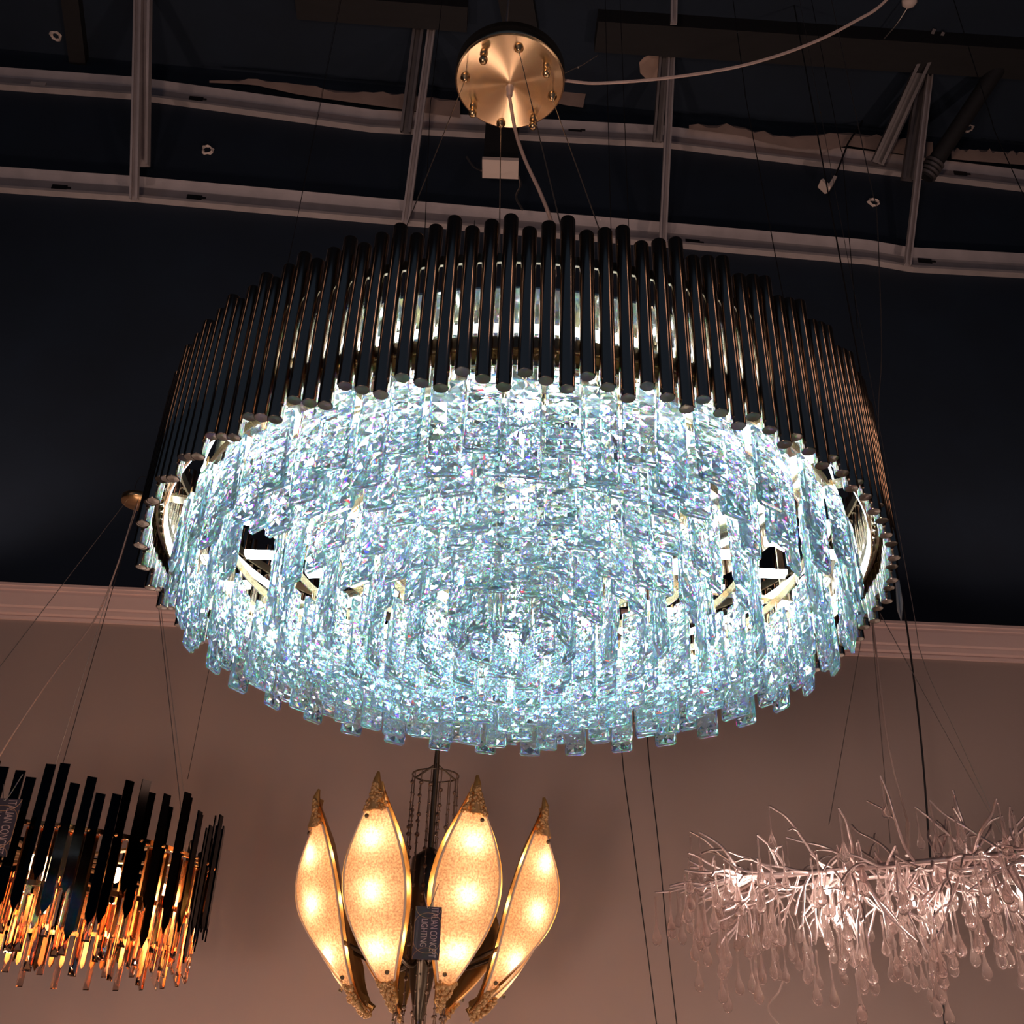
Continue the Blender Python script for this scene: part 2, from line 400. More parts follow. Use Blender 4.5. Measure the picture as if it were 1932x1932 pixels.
def band(r, z0, z1, th=.002, n=120, name='frame_ring', m='goldframe', par=ch):
    mb = MB().lathe([(r, z0 - H), (r, z1 - H), (r - th, z1 - H), (r - th, z0 - H), (r, z0 - H)], n, smooth=False)
    return mb.build(name, mm[m], par)
ZR = H + .058           # level from which the crystals hang
band(.4915, H + .048, H + .062, .003, name='tube_band', m='darkframe')
band(.4915, H + .165, H + .178, .003, name='tube_band', m='darkframe')
bolts = MB()
for i in range(NT):
    a = 2 * PI * (i + .5) / NT
    bolts.ball(P(.4865 * math.sin(a), -.4865 * math.cos(a), H + .055), .0042, 8, 6)
o = bolts.build('bolt', mm['steel'], ch); o['kind'] = 'stuff'
# polished annular reflector plate near the top
mb = MB().lathe([(.14, 0), (.43, 0), (.43, .003), (.14, .003), (.14, 0)], 128, P(0, 0, H + .185), smooth=False)
mb.build('reflector_plate', mm['steel'], ch)
band(.482, H + .052, H + .068, .002, name='crystal_frame', m='goldframe')
TIERS = [(.447, 70), (.405, 58), (.325, 46), (.258, 36), (.198, 27), (.138, 18), (.078, 10), (.02, 2)]
for r, n in TIERS[:-1]:
    band(r, ZR, ZR + .012, .0022, name='crystal_frame', m='goldframe')
for k in range(8):
    a = 2 * PI * (k + .35) / 8
    d = Vector((math.cos(a), math.sin(a), 0))
    MB().beam(d * .02 + Vector((0, 0, ZR + .016 - H)), d * .492 + Vector((0, 0, ZR + .016 - H)), .018, .004).build('spoke', mm['goldframe'], ch)
    MB().beam(d * .43 + Vector((0, 0, ZR + .016 - H)), d * .43 + Vector((0, 0, H + .185 - H)), .010, .003, up=(d.y, -d.x, 0)).build('riser', mm['goldframe'], ch)
MB().lathe([(.4770, H + .036 - H), (.4770, H + .050 - H), (.4768, H + .050 - H), (.4768, H + .036 - H), (.4770, H + .036 - H)], 120, smooth=False).build('added_glow_strip', mm['glowstrip'], ch)  # glowing ring added to brighten the far crystals
band(.4805, H + .034, H + .052, .002, name='strip_channel', m='goldframe')
MB().lathe([(.4450, .108), (.4450, .120), (.4438, .120), (.4438, .108), (.4450, .108)], 120, smooth=False).build('added_glow_strip', mm['glowstrip_up'], ch)  # second glowing ring, added to whiten the inner sides of the tubes
# LED modules under the frame
led = MB().box((0, 0, 0), (.017, .040, .006)); led_me = led.mesh('led_module', mm['led']); led_me.materials.append(mm['steel'])
for p_ in led_me.polygons: p_.material_index = 1 if p_.normal.z > .5 else 0
for r, n in ((.432, 33), (.365, 24), (.290, 18), (.228, 12), (.168, 8), (.108, 5)):
    for k in range(n):
        a = 2 * PI * (k + .5 * (n % 2)) / n
        o = link('led_module', led_me, ch, P(r * math.sin(a), -r * math.cos(a), ZR + .004)); o.rotation_euler.z = a

# faceted crystal bars
def bar(w, h, t, nf, nb, seed):
    rnd = random.Random(seed); mb = MB()
    te, tc = t * .22, t * .5; c_ = .0032
    def side(s, rows, cols):
        zs = [-h * i / rows for i in range(rows + 1)]
        zs[-1] = -h
        base = len(mb.v); idx = {}
        bd = .0022; cols += 2
        xs = [-w / 2] + [-w / 2 + bd + (w - 2 * bd) * j / (cols - 2) for j in range(cols - 1)] + [w / 2]
        zs2 = zs[:-1] + [-h + c_, -h]
        for i, z in enumerate(zs2):
            last = i == len(zs2) - 1
            for j, x in enumerate(xs):
                xx = x * (1 - 2 * c_ / w) if last else x
                inner = 1 < j < cols - 1
                yy = s * (te * (1.9 if inner else 1.5 if 0 < j < cols else 1)) if 0 < i < len(zs2) - 2 else s * te * .8
                idx[i, j] = len(mb.v)
                mb.v.append((xx + (rnd.uniform(-.0012, .0012) if inner and not last else 0), yy, z))
        nr = len(zs2) - 1
        for i in range(nr):
            for j in range(cols):
                q = [idx[i, j], idx[i, j + 1], idx[i + 1, j + 1], idx[i + 1, j]]
                if i == nr - 1 or j in (0, cols - 1):
                    mb.f.append(tuple(q)); mb.sm.append(False); continue
                xc = (mb.v[q[0]][0] + mb.v[q[1]][0]) / 2 + rnd.uniform(-.003, .003) * (2 / (cols - 1))
                zc = (zs2[i] + zs2[i + 1]) / 2 + rnd.uniform(-.003, .003)
                ci = len(mb.v); mb.v.append((xc, s * tc * rnd.uniform(.8, 1.08), zc))
                for a in range(4):
                    mb.f.append((q[a], q[(a + 1) % 4], ci)); mb.sm.append(False)
        return [idx[i, 0] for i in range(nr + 1)], [idx[i, cols] for i in range(nr + 1)], [idx[0, j] for j in range(cols + 1)], [idx[nr, j] for j in range(cols + 1)]
    fl, fr, ft, fb = side(-1, nf, 1 + seed % 2)
    bl, br, bt, bb = side(1, nb, 2)
    for f in (fl[:-1] + bl[:-1][::-1], fr[:-1] + br[:-1][::-1], ft + bt[::-1], fb + bb[::-1],
              [fl[-2], fl[-1], bl[-1], bl[-2]], [fr[-2], fr[-1], br[-1], br[-2]]):
        mb.f.append(tuple(f)); mb.sm.append(False)
    return mb
kinds = []
for k in range(8):
    ln = (.121, .098, .118, .108)[k % 4]
    mb = bar(.036, ln, .013, 6 + k % 3, 9 + k % 3, k + 3)
    me = mb.mesh('crystal_bar', mm['crystal'], True)
    kinds.append((me, ln))
hook = MB().tube([Vector((.0015, 0, .017)), Vector((.003, 0, .008)), Vector((0, 0, -.003)), Vector((-.003, 0, .008)), Vector((-.0015, 0, .017))], .0008, 6)
hook_me = hook.mesh('hook', mm['brass'])
cr_ = []
for ti, (r, n) in enumerate(TIERS):
    for k in range(n):
        a = 2 * PI * (k + (.5 if ti % 2 else 0)) / n
        if ti == 0: kk = (0, 1)[k % 2] + 4 * random.randint(0, 1)
        else: kk = random.randrange(8)
        p = P((r + (.006 if k % 2 else -.004)) * math.sin(a) , -(r + (.006 if k % 2 else -.004)) * math.cos(a), ZR - .014)
        Mx = Matrix.Translation(p) @ Matrix.Rotation(a + R_(random.uniform(-10, 10)), 4, 'Z') @ Matrix.Rotation(R_(random.uniform(-2.5, 2.5)), 4, 'X') @ Matrix.Rotation(R_(random.uniform(-1, 1)), 4, 'Y')
        cr_.append(((CEN + p - EYE).length, kk, Mx))
cr_.sort(key=lambda q: q[0])
rest = MB(); rh = MB()
for rank, (_, kk, Mx) in enumerate(cr_):
    me, ln = kinds[kk]
    if rank < 100:
        o = link('crystal_bar', me, ch); o.matrix_local = Mx
        link('hook', hook_me, o)
    else:
        rest.add([Mx @ v.co for v in me.vertices], [tuple(q.vertices) for q in me.polygons])
        rh.merge(hook, Mx)
o = rest.build('crystal_bar', mm['crystal'], ch); o['kind'] = 'stuff'
o = rh.build('hook', mm['brass'], ch); o['kind'] = 'stuff'

# brass ceiling plate, slightly off level, with its fittings
CP = at_z(962, 157, 1.744 + CZ) - CEN
hc = .036
mb = MB().lathe([(.0001, 0), (.1035, 0), (.1063, .0015), (.107, .004), (.107, hc), (.104, hc + .002), (.0001, hc + .002)], 72, (0, 0, 0), smooth=False)
can = mb.build('canopy', mm['canopy'], ch); can.location = CP
for p_ in can.data.polygons: p_.use_smooth = abs(p_.normal.z) < .3
def cpos(px, py):   # a point of the plate's underside
    return at_z(px, py, CEN.z + CP.z) - CEN - CP
for px, py in ((913, 108), (1031, 133), (893, 208), (1006, 232)):
    q = cpos(px, py - 8)
    nb = MB().lathe([(.0075, 0), (.0075, -.004), (.0058, -.005), (.0058, -.015), (.0078, -.017), (.0085, -.022), (.0070, -.027), (.0035, -.030), (.0001, -.0305)], 16, q)
    nb.build('cap_nut', mm['brass'], can)
grip = []
for px, py in ((979, 90), (878, 146), (1042, 181), (945, 232)):
    q = cpos(px, py); grip.append(q + CP)
    MB().lathe([(.009, 0), (.0095, -.003), (.006, -.005), (.005, -.010), (.003, -.012), (.0001, -.012)], 16, q).build('cable_gripper', mm['brass'], can)
q = cpos(962, 165)
MB().lathe([(.008, 0), (.008, -.006), (.0062, -.010), (.0062, -.024), (.004, -.026)], 16, q).build('cord_grip', mm['cord'], can)
for g, (px, py), zz_ in zip(grip, ((1082, 440), (708, 448), (1172, 452), (936, 400)), (.178, .178, .178, .178)):
    e = at_z(px, py, H + zz_) - CEN
    d = Vector((e.x, e.y, 0)); rr_ = min(d.length, .489)
    e = Vector((e.x, e.y, 0)).normalized() * rr_ + Vector((0, 0, zz_))
    MB().tube([g + Vector((0, 0, -.008)), e], .0008, 6).build('suspension_wire', mm['wire'], ch)
c0 = q + CP + Vector((0, 0, -.026))
e = at_z(1042, 425, H + .2) - CEN
mid = (at_z(975, 262, CEN.z + .86) - CEN)
pts = bez([c0, at_y(972, 245, D - .02) - CEN, at_y(990, 300, D - .05) - CEN, at_y(1022, 370, D - .10) - CEN, at_y(1042, 430, D - .16) - CEN, at_y(1046, 520, D - .2) - CEN], 8)
MB().tube(pts, .0034, 8).build('power_cable', mm['cord'], ch)
# the steel rope that carries the plate
YC = CEN.y + CP.y
pts = bez([Vector((CP.x, CP.y, CP.z + hc)), at_y(955, 30, YC + .02) - CEN, at_y(959, 5, YC) - CEN, Vector((CP.x + .03, CP.y, ZB - CEN.z))], 5)
MB().tube(pts, .003, 8).build('support_cable', mm['wire'], ch)

# transparent mains lead from the plate up to the right
D_ = D; D = YC
pts = bez([at_y(1066, 152, D), at_y(1130, 157, D), at_y(1260, 147, D - .02), at_y(1400, 124, D - .04), at_y(1520, 86, D - .06), at_y(1610, 42, D - .08), at_y(1676, -4, D - .1), at_y(1760, -120, D - .12)], 8)
mb = MB()
for s_ in (-1, 1):
    mb.tube([p + Vector((0, 0, s_ * .0016)) for p in pts], .0020, 8)
tag(mb.build('power_cord', mm['cord']), 'transparent twin power cord sweeping up right from the brass ceiling plate', 'cord')
mb = MB().tube([at_y(1066, 138, D), at_y(1100, 122, D + .02), at_y(1128, 104, D + .04)], .0008, 6).ball(at_y(1091, 127, D + .01), .0025)
tag(mb.build('loose_wire', mm['wire']), 'short stiff loose wire poking up right of the brass ceiling plate', 'wire')
D = D_

# ================================================================== LOTUS CHANDELIER
def lotus():
    Y = 3.0; base = at_y(806, 1690, Y); cx, cy = base.x, base.y
    t = thing('lotus_chandelier', 'lit flower-shaped chandelier with frosted glass petals in gold shells', 'chandelier', base)
    A = lambda o: adopt(o, t)
    gold = mat('antique_gold_filigree', (.72, .45, .20), .45, .35, bump=(60, .6))
    shell = mat('gold_leaf_shell', (.78, .47, .16), .75, .38, noise=(25, .12, (1, 1, 1)))
    rimm = mat('frosted_rim', (.95, .78, .60), 0, .5, Subsurface_Weight=0)
    fro = bpy.data.materials.new('frosted_crackle_glass'); fro.use_nodes = True
    nt = fro.node_tree; nt.nodes.clear(); out = nt.nodes.new('ShaderNodeOutputMaterial')
    tr = nt.nodes.new('ShaderNodeBsdfTranslucent'); df = nt.nodes.new('ShaderNodeBsdfPrincipled'); mx = nt.nodes.new('ShaderNodeMixShader')
    tc = nt.nodes.new('ShaderNodeTexCoord'); vo = nt.nodes.new('ShaderNodeTexNoise'); vo.inputs['Scale'].default_value = 190; vo.inputs['Detail'].default_value = 3
    rp = nt.nodes.new('ShaderNodeValToRGB'); rp.color_ramp.elements[0].position = .35; rp.color_ramp.elements[1].position = .68
    rp.color_ramp.elements[0].color = (.46, .31, .23, 1); rp.color_ramp.elements[1].color = (.98, .80, .66, 1)
    nt.links.new(tc.outputs['Object'], vo.inputs['Vector']); nt.links.new(vo.outputs['Fac'], rp.inputs[0]); nt.links.new(rp.outputs[0], tr.inputs[0])
    bp = nt.nodes.new('ShaderNodeBump'); bp.inputs['Strength'].default_value = .6; bp.inputs['Distance'].default_value = .002
    nt.links.new(vo.outputs['Fac'], bp.inputs['Height']); nt.links.new(bp.outputs[0], df.inputs['Normal']); nt.links.new(bp.outputs[0], tr.inputs['Normal'])
    df.inputs['Base Color'].default_value = (.75, .58, .46, 1); df.inputs['Roughness'].default_value = .35
    mx.inputs[0].default_value = .22
    nt.links.new(tr.outputs[0], mx.inputs[1]); nt.links.new(df.outputs[0], mx.inputs[2]); nt.links.new(mx.outputs[0], out.inputs[0])
    ztop = at_y(688, 1470, Y - .32).z; zbot = at_y(750, 1902, Y - .14).z
    hh = ztop - zbot
    def spine(u):     # u 0 bottom .. 1 top : radius, height
        r = .145 + (.345 - .145) * (u ** .75) + .060 * math.sin(PI * u ** .9) * (1 - .25 * u)
        return r, zbot + hh * u
    def width(u):     # half width
        return .088 * (math.sin(PI * min(1, max(0, u)) ** 1.0) ** 1.2) + .006
    bulbs = []
    for k in range(8):
        az = R_(-157.5 + 45 * k)         # 0 = toward the camera
        rad = Vector((math.sin(az), -math.cos(az), 0)); tan = Vector((math.cos(az), math.sin(az), 0))
        side = abs(az) > R_(60) and abs(az) < R_(80); back = abs(az) > R_(90)
        fa = az * .45 if side else az
        rad2 = Vector((math.sin(fa), -math.cos(fa), 0)); tan = Vector((math.cos(fa), math.sin(fa), 0)); sg = 1 if az > 0 else -1
        def pt(u, s, lift, inset=0.0):
            r, z = spine(u)
            if back: z = zbot + hh * .80 * u
            if side:
                r -= .035 * math.sin(PI * u); s = (s + sg) * .95 - sg * .42
            w = max(0.0, width(u) - inset)
            d1, d2 = spine(min(1, u + .02)), spine(max(0, u - .02)); tg_ = (rad * (d1[0] - d2[0]) + Vector((0, 0, d1[1] - d2[1]))).normalized()
            nr = tan.cross(tg_); nr = nr if nr.dot(rad2) > 0 else -nr
            return Vector((cx, cy, z)) + rad * r + tan * (w * s) + nr * (lift - .022 * (1 - s * s) * 0 - .018 * s * s)
        ptl = thing_part = link('petal', None, t); ptl.location = (0, 0, 0)
        # gold back shell: a shallow tray
        N, W = 30, 8
        mb = MB()
        for fl_, off in ((0, -.045), (1, -.048)):
            vs = []
            for i in range(N + 1):
                u = i / N
                for j in range(W + 1):
                    s = -1 + 2 * j / W
                    vs.append(pt(u, s * 1.06, .0 - (.042 * min(1, .12 + 4 * min(u, 1 - u)) if 0 < j < W else 0) - .003 * fl_) - base)
            mb.add(vs, [(i * (W + 1) + j, i * (W + 1) + j + 1, (i + 1) * (W + 1) + j + 1, (i + 1) * (W + 1) + j) for i in range(N) for j in range(W)], True)
        mb.build('gold_shell', shell, ptl)
        # frosted pane
        vs = []; fs = []; u0_, u1_ = .10, .86; N = 30
        for i in range(N + 1):
            u = u0_ + (u1_ - u0_) * i / N
            for j in range(W + 1): vs.append(pt(u, -1 + 2 * j / W, .008, .007) - base)
        fs = [(i * (W + 1) + j, i * (W + 1) + j + 1, (i + 1) * (W + 1) + j + 1, (i + 1) * (W + 1) + j) for i in range(N) for j in range(W)]
        MB().add(vs, fs, True).build('frosted_pane', fro, ptl)
        rim = MB()
        for s in (-1, 1): rim.tube([pt(u0_ + (u1_ - u0_) * i / 24, s, .008, .006) - base for i in range(25)], .0032, 6)
        for uu in (u0_, u1_): rim.tube([pt(uu, -1, .008, .006) - base, pt(uu, 1, .008, .006) - base], .0032, 6)
        rim.build('pane_rim', rimm, ptl)
        for uu, ss in ((.15, .55), (.82, -.35)):
            MB().ball(pt(uu, ss * (1 if az > 0 else -1) * -1, .016, .006) - base, .006, 8, 6).build('screw', mm['darkframe'], ptl)
        # filigree beads at the tips
        rnd = random.Random(k)
        for ua, ub in ((.0, .11), (.85, .985)):
            fg = MB().tube([pt(ua + (ub - ua) * q / 6, 0, .0) - base for q in range(7)], [max(.004, width(ua + (ub - ua) * q / 6) * .5) for q in range(7)], 8)
            for q in range(90):
                u = ua + (ub - ua) * q / 89
                fg.ball(pt(u, rnd.uniform(-1, 1), .009 + rnd.uniform(0, .005), .001) - base, rnd.uniform(.0035, .006), 6, 4)
            fg.build('filigree', gold, ptl)
        tip = pt(1, 0, 0) - base
        MB().tube([pt(.95, 0, 0) - base, tip, tip + Vector((0, 0, .022)) - rad * .004], [.013, .010, .004], 8).build('petal_tip', shell, ptl)
        for uu in (.24, .48, .72):
            p = pt(uu, 0, -.020)
            bulbs.append(p)
            MB().ball(p - base, .011, 10, 8).build('bulb', mm['warmbulb'], ptl)
    for p in bulbs:
        l = bpy.data.lights.new('petal_bulb_light', 'POINT'); l.energy = 8.5; l.color = (1, .89, .77); l.shadow_soft_size = .010
        o = bpy.data.objects.new('petal_bulb_light', l); o.location = p + Vector((0, 0, 0)); C.objects.link(o); adopt(o, t)
    # stem, ring, bead strands
    zr = at_y(818, 1463, Y).z; zfar = zbot - .35
    A(MB().tube([(cx, cy, zr + 2.3), (cx, cy, zr + .09)], .002, 6).build('suspension_wire', mm['wire']))
    A(MB().tube([(cx, cy, zr + .09), (cx, cy, zr + .03), (cx, cy, zfar)], [.006, .009, .009], 10).build('stem', mm['darkframe']))
    A(MB().tube([Vector((cx, cy, zr)) + Vector((math.cos(q), math.sin(q), 0)) * .068 for q in [2 * PI * i / 40 for i in range(41)]], .0025, 6, False).build('top_ring', mm['darkframe']))
    for k in range(3):
        q = 2 * PI * k / 3 + .6; A(MB().tube([(cx, cy, zr + .035), (cx + .068 * math.cos(q), cy + .068 * math.sin(q), zr)], .003, 6).build('ring_arm', mm['darkframe']))
    bead = mat('antique_bead', (.40, .28, .20), .8, .35)
    for k in range(14):
        q = 2 * PI * k / 14 + .1; r = .067
        x, y = cx + r * math.cos(q), cy + r * math.sin(q); mb = MB().tube([(x, y, zr), (x, y, zfar)], .0016, 6)
        rnd = random.Random(k + 50); z = zr - rnd.uniform(.02, .1)
        while z > zfar:
            mb.ball((x, y, z), rnd.choice((.0035, .0035, .0065)), 6, 5); z -= rnd.uniform(.016, .04)
        A(mb.build('bead_strand', bead))
    hub = MB().lathe([(.012, at_y(806, 1600, Y).z), (.05, at_y(806, 1620, Y).z), (.055, at_y(806, 1700, Y).z), (.03, at_y(806, 1860, Y).z), (.012, at_y(806, 1925, Y).z)], 16, (cx, cy, 0))
    A(hub.build('hub', mm['darkframe']))
    for k in range(8):
        az = R_(-157.5 + 45 * k); rad = Vector((math.sin(az), -math.cos(az), 0)); r, z = spine(.30)
        A(MB().tube(bez([Vector((cx, cy, z - .02)) + rad * .02, Vector((cx, cy, z - .05)) + rad * .08, Vector((cx, cy, z)) + rad * (r - .05)], 4), .006, 8).build('petal_arm', mm['darkframe']))
    return t
mm['warmbulb'] = emit('warm_bulb', (1, .72, .42), 60)
lotus()

# ================================================================== hang tags with lettering
def text_mesh(txt, size, font_extrude=.0003):
    cu = bpy.data.curves.new('lettering', 'FONT'); cu.body = txt; cu.size = size; cu.extrude = font_extrude
    cu.align_x = 'LEFT'; cu.align_y = 'CENTER'
    o = bpy.data.objects.new('lettering', cu); C.objects.link(o)
    dg = bpy.context.evaluated_depsgraph_get(); me = bpy.data.meshes.new_from_object(o.evaluated_get(dg))
    bpy.data.objects.remove(o); return me
def shop_tag(px, py, Y, wpx, hpx, label, lean=0.0):
    c = at_y(px, py, Y); s = (at_y(px, py + 50, Y) - at_y(px, py - 50, Y)).length / 100
    w, h = wpx * s, hpx * s
    t = thing('hang_tag', label, 'tag', c); t.rotation_euler = (0, lean, R_(2))
    card = mat('dark_plum_card', (.055, .042, .058), 0, .45)
    ink = mat('rose_gold_ink', (.66, .46, .42), .1, .45); line = mat('copper_ink', (.62, .34, .20), .4, .4)
    faint = mat('faint_ink', (.20, .15, .17), 0, .5)
    MB().box((0, 0, 0), (w, .0012, h)).build('card', card, t)
    def put(txt, hgt, length, x, z0, m):
        me = text_mesh(txt, 1.0); xs = [v.co.x for v in me.vertices]; ys = [v.co.y for v in me.vertices]
        k = length / (max(xs) - min(xs)); kh = hgt / (max(ys) - min(ys)); x_0 = min(xs); ym = (max(ys) + min(ys)) / 2
        for v in me.vertices:
            a, b = (v.co.x - x_0) * k, (v.co.y - ym) * kh
            v.co = Vector((x + b, -.0012 - v.co.z * .5, z0 - a))
        me.materials.clear(); me.materials.append(m); link('lettering', me, t)
    put('ITALIAN CONCEPT', w * .26, h * .93, w * .24, h * .47, ink)
    put('LIGHTING', w * .24, h * .52, -w * .12, h * .26, ink)
    mb = MB()
    for q in (.36, .40): mb.box((-w * q, -.0010, -h * .03), (w * .012, .0004, h * .52))
    mb.build('fine_print', faint, t)
    mb = MB()
    for sz in (1, -1):
        for off, dr in ((.5, 1), (.16, -1)):
            pts = [Vector((w * .5 * math.cos(a) * .98, -.001, sz * h * (off - dr * .22 * math.sin(a)))) for a in [PI * i / 16 for i in range(17)]]
            mb.tube(pts, w * .011, 5)
    for sx in (-1, 1): mb.tube([Vector((sx * w * .49, -.001, h * .3)), Vector((sx * w * .49, -.001, -h * .3))], w * .011, 5)
    mb.build('arc_pattern', line, t)
    MB().tube(bez([Vector((-w * .2, 0, h * .75)), Vector((0, -.002, h * .46)), Vector((w * .3, 0, h * .95))], 5), .0012, 6).build('string', mm['wire'], t)
    return t
shop_tag(806, 1760, 2.56, 54, 100, 'dark plum card tag hanging in front of the flower chandelier', 0)

# ================================================================== LEFT CHANDELIER
def prism_chandelier():
    Y = 2.9; r = .44; top = at_y(83, 1640, Y); cx, cy = top.x, Y
    zt_ = at_y(85, 1452, Y - r).z; zb_ = at_y(85, 1706, Y - r).z
    base = Vector((cx, cy, zb_ - .2))
    t = thing('prism_chandelier', 'round chandelier of black bars glowing amber inside with clear prisms below', 'chandelier', base)
    blk = mat('black_mirror_steel', (.015, .015, .017), 1, .08)
    amb = mat('amber_polished_brass', (.95, .46, .19), 1, .2)
    clr = glass('warm_clear_prism', (1, .93, .88), 1.52)
    N = 84; rnd = random.Random(3)
    def blade(w, h, th, m, name, cut=.02):
        vs = []
        for y in (-th / 2, th / 2):
            vs += [(-w / 2, y, 0), (w / 2, y, 0), (w / 2, y, -h + cut), (0, y, -h), (-w / 2, y, -h + cut)]
        return MB().add(vs, [(0, 1, 2, 3, 4), (9, 8, 7, 6, 5)] + [(i, i + 5, (i + 1) % 5 + 5, (i + 1) % 5) for i in range(5)]).mesh(name, m, True)
    bl = [blade(.0235, (zt_ - zb_) + d, .004, blk, 'black_bar', .026) for d in (-.03, .0, .035)]
    ba = blade(.013, .22, .008, amb, 'amber_bar', .012)
    def prism(h):
        w = .019; d = .017
        vs = [(-w / 2, 0, 0), (w / 2, 0, 0), (0, d, 0), (-w / 2, 0, -h), (w / 2, 0, -h), (0, d, -h + .024)]
        vs += [(-w / 2 + .003, -.003, -.002), (w / 2 - .003, -.003, -.002), (w / 2 - .003, -.003, -h + .004), (-w / 2 + .003, -.003, -h + .004)]
        return MB().add(vs, [(0, 2, 1), (3, 4, 5), (0, 3, 5, 2), (1, 2, 5, 4), (0, 1, 7, 6), (1, 4, 8, 7), (4, 3, 9, 8), (3, 0, 6, 9), (6, 7, 8, 9)]).mesh('clear_prism', clr, True)
    pr = [prism(.135), prism(.125)]
    loops = MB()
    for k in range(N):
        a = 2 * PI * (k - N // 2) / N
        kk = (1, 0, 2, 1, 2, 0)[k % 6]; dz = (0, -.02, .022, .022, -.016, .0, -.03, -.03, .015, .02, .0)[k % 11]
        rr = r + (.012 if k % 2 else -.010)
        o = link('black_bar', bl[kk], t, Vector((rr * math.sin(a), -rr * math.cos(a), zt_ + dz - base.z + .0))); o.rotation_euler.z = a + R_(rnd.uniform(-8, 8))
        o = link('amber_bar', ba, t, Vector(((r - .035) * math.sin(a + .045), -(r - .035) * math.cos(a + .045), zt_ - .125 - base.z))); o.rotation_euler.z = a + R_(rnd.uniform(-15, 15))
        loops.ball((rr * math.sin(a + .045), -rr * math.cos(a + .045), zt_ - .125 - base.z), .0045, 6, 4)
    o = loops.build('band_bead', amb, t); o['kind'] = 'stuff'
    for rr, n, z in ((r - .02, 56, zb_ + .075), (r - .075, 46, zb_ + .042)):
        for k in range(n):
            a = 2 * PI * (k + .3) / n; h = k % 2
            if rr < .37 and math.cos(a) < -.2: continue
            o = link('clear_prism', pr[h], t, Vector((rr * math.sin(a), -rr * math.cos(a), z - (.045 if h else 0) - base.z))); o.rotation_euler.z = a + R_(rnd.uniform(-12, 12))
    for rr, z in ((r - .01, zt_ - .125), (r - .03, zb_ + .05)):
        MB().lathe([(rr, 0), (rr, .012), (rr - .004, .012), (rr - .004, 0), (rr, 0)], 80, (0, 0, z - base.z), False).build('ring_band', amb, t)
    for k in range(6):
        a = PI * k / 6
        MB().beam(Vector((math.cos(a), math.sin(a), 0)) * -(r - .01) + Vector((0, 0, zt_ - .12 - base.z)), Vector((math.cos(a), math.sin(a), 0)) * (r - .01) + Vector((0, 0, zt_ - .12 - base.z)), .02, .006).build('spoke', mm['darkframe'], t)
    bulbm = emit('amber_bulb', (1, .62, .32), 28)
    for k in range(10):
        a = 2 * PI * (k + .5) / 10; p = Vector((.33 * math.sin(a), -.33 * math.cos(a), zt_ - .19 - base.z))
        MB().ball(p, .012, 10, 8, (1, 1, 1.6)).build('bulb', bulbm, t)
        l = bpy.data.lights.new('amber_bulb_light', 'POINT'); l.energy = .65; l.color = (1, .55, .30); l.shadow_soft_size = .014
        o = bpy.data.objects.new('amber_bulb_light', l); o.location = p + Vector((0, 0, -.03)); C.objects.link(o); o.parent = t
    cz = at_y(258, 950, Y).z
    MB().lathe([(.0001, 0), (.052, 0), (.054, .004), (.054, .018), (.0001, .02)], 32, (0, 0, cz - base.z)).build('canopy', mm['brass'], t)
    MB().tube(bez([Vector((-.02, 0, cz + .02 - base.z)), Vector((-.015, 0, cz + .10 - base.z)), Vector((.05, .02, cz + .13 - base.z)), Vector((.30, .03, cz + .30 - base.z)), Vector((.34, .03, ZB - base.z))], 6), .0012, 6).build('power_cable', mm['cable'], t)
    for a in (-2.6, -1.0, .35, 1.3, 2.2):
        MB().tube([Vector((.035 * math.sin(a), -.035 * math.cos(a), cz - base.z)), Vector(((r - .02) * math.sin(a), -(r - .02) * math.cos(a), zt_ - .11 - base.z))], .0011, 6).build('suspension_wire', mm['wire'], t)
    pts = bez([Vector((0, 0, cz - base.z)), at_y(215, 1085, Y) - base, at_y(175, 1175, Y) - base, at_y(95, 1280, Y - .1) - base, at_y(0, 1425, Y - .15) - base, at_y(-30, 1500, Y - .1) - base], 6)
    MB().tube(pts, .0026, 6).build('power_cable', mm['cord'], t)
    return t
prism_chandelier()
shop_tag(-4, 1560, 2.40, 62, 105, 'dark card tag at the left edge, in front of the black bars', 0)

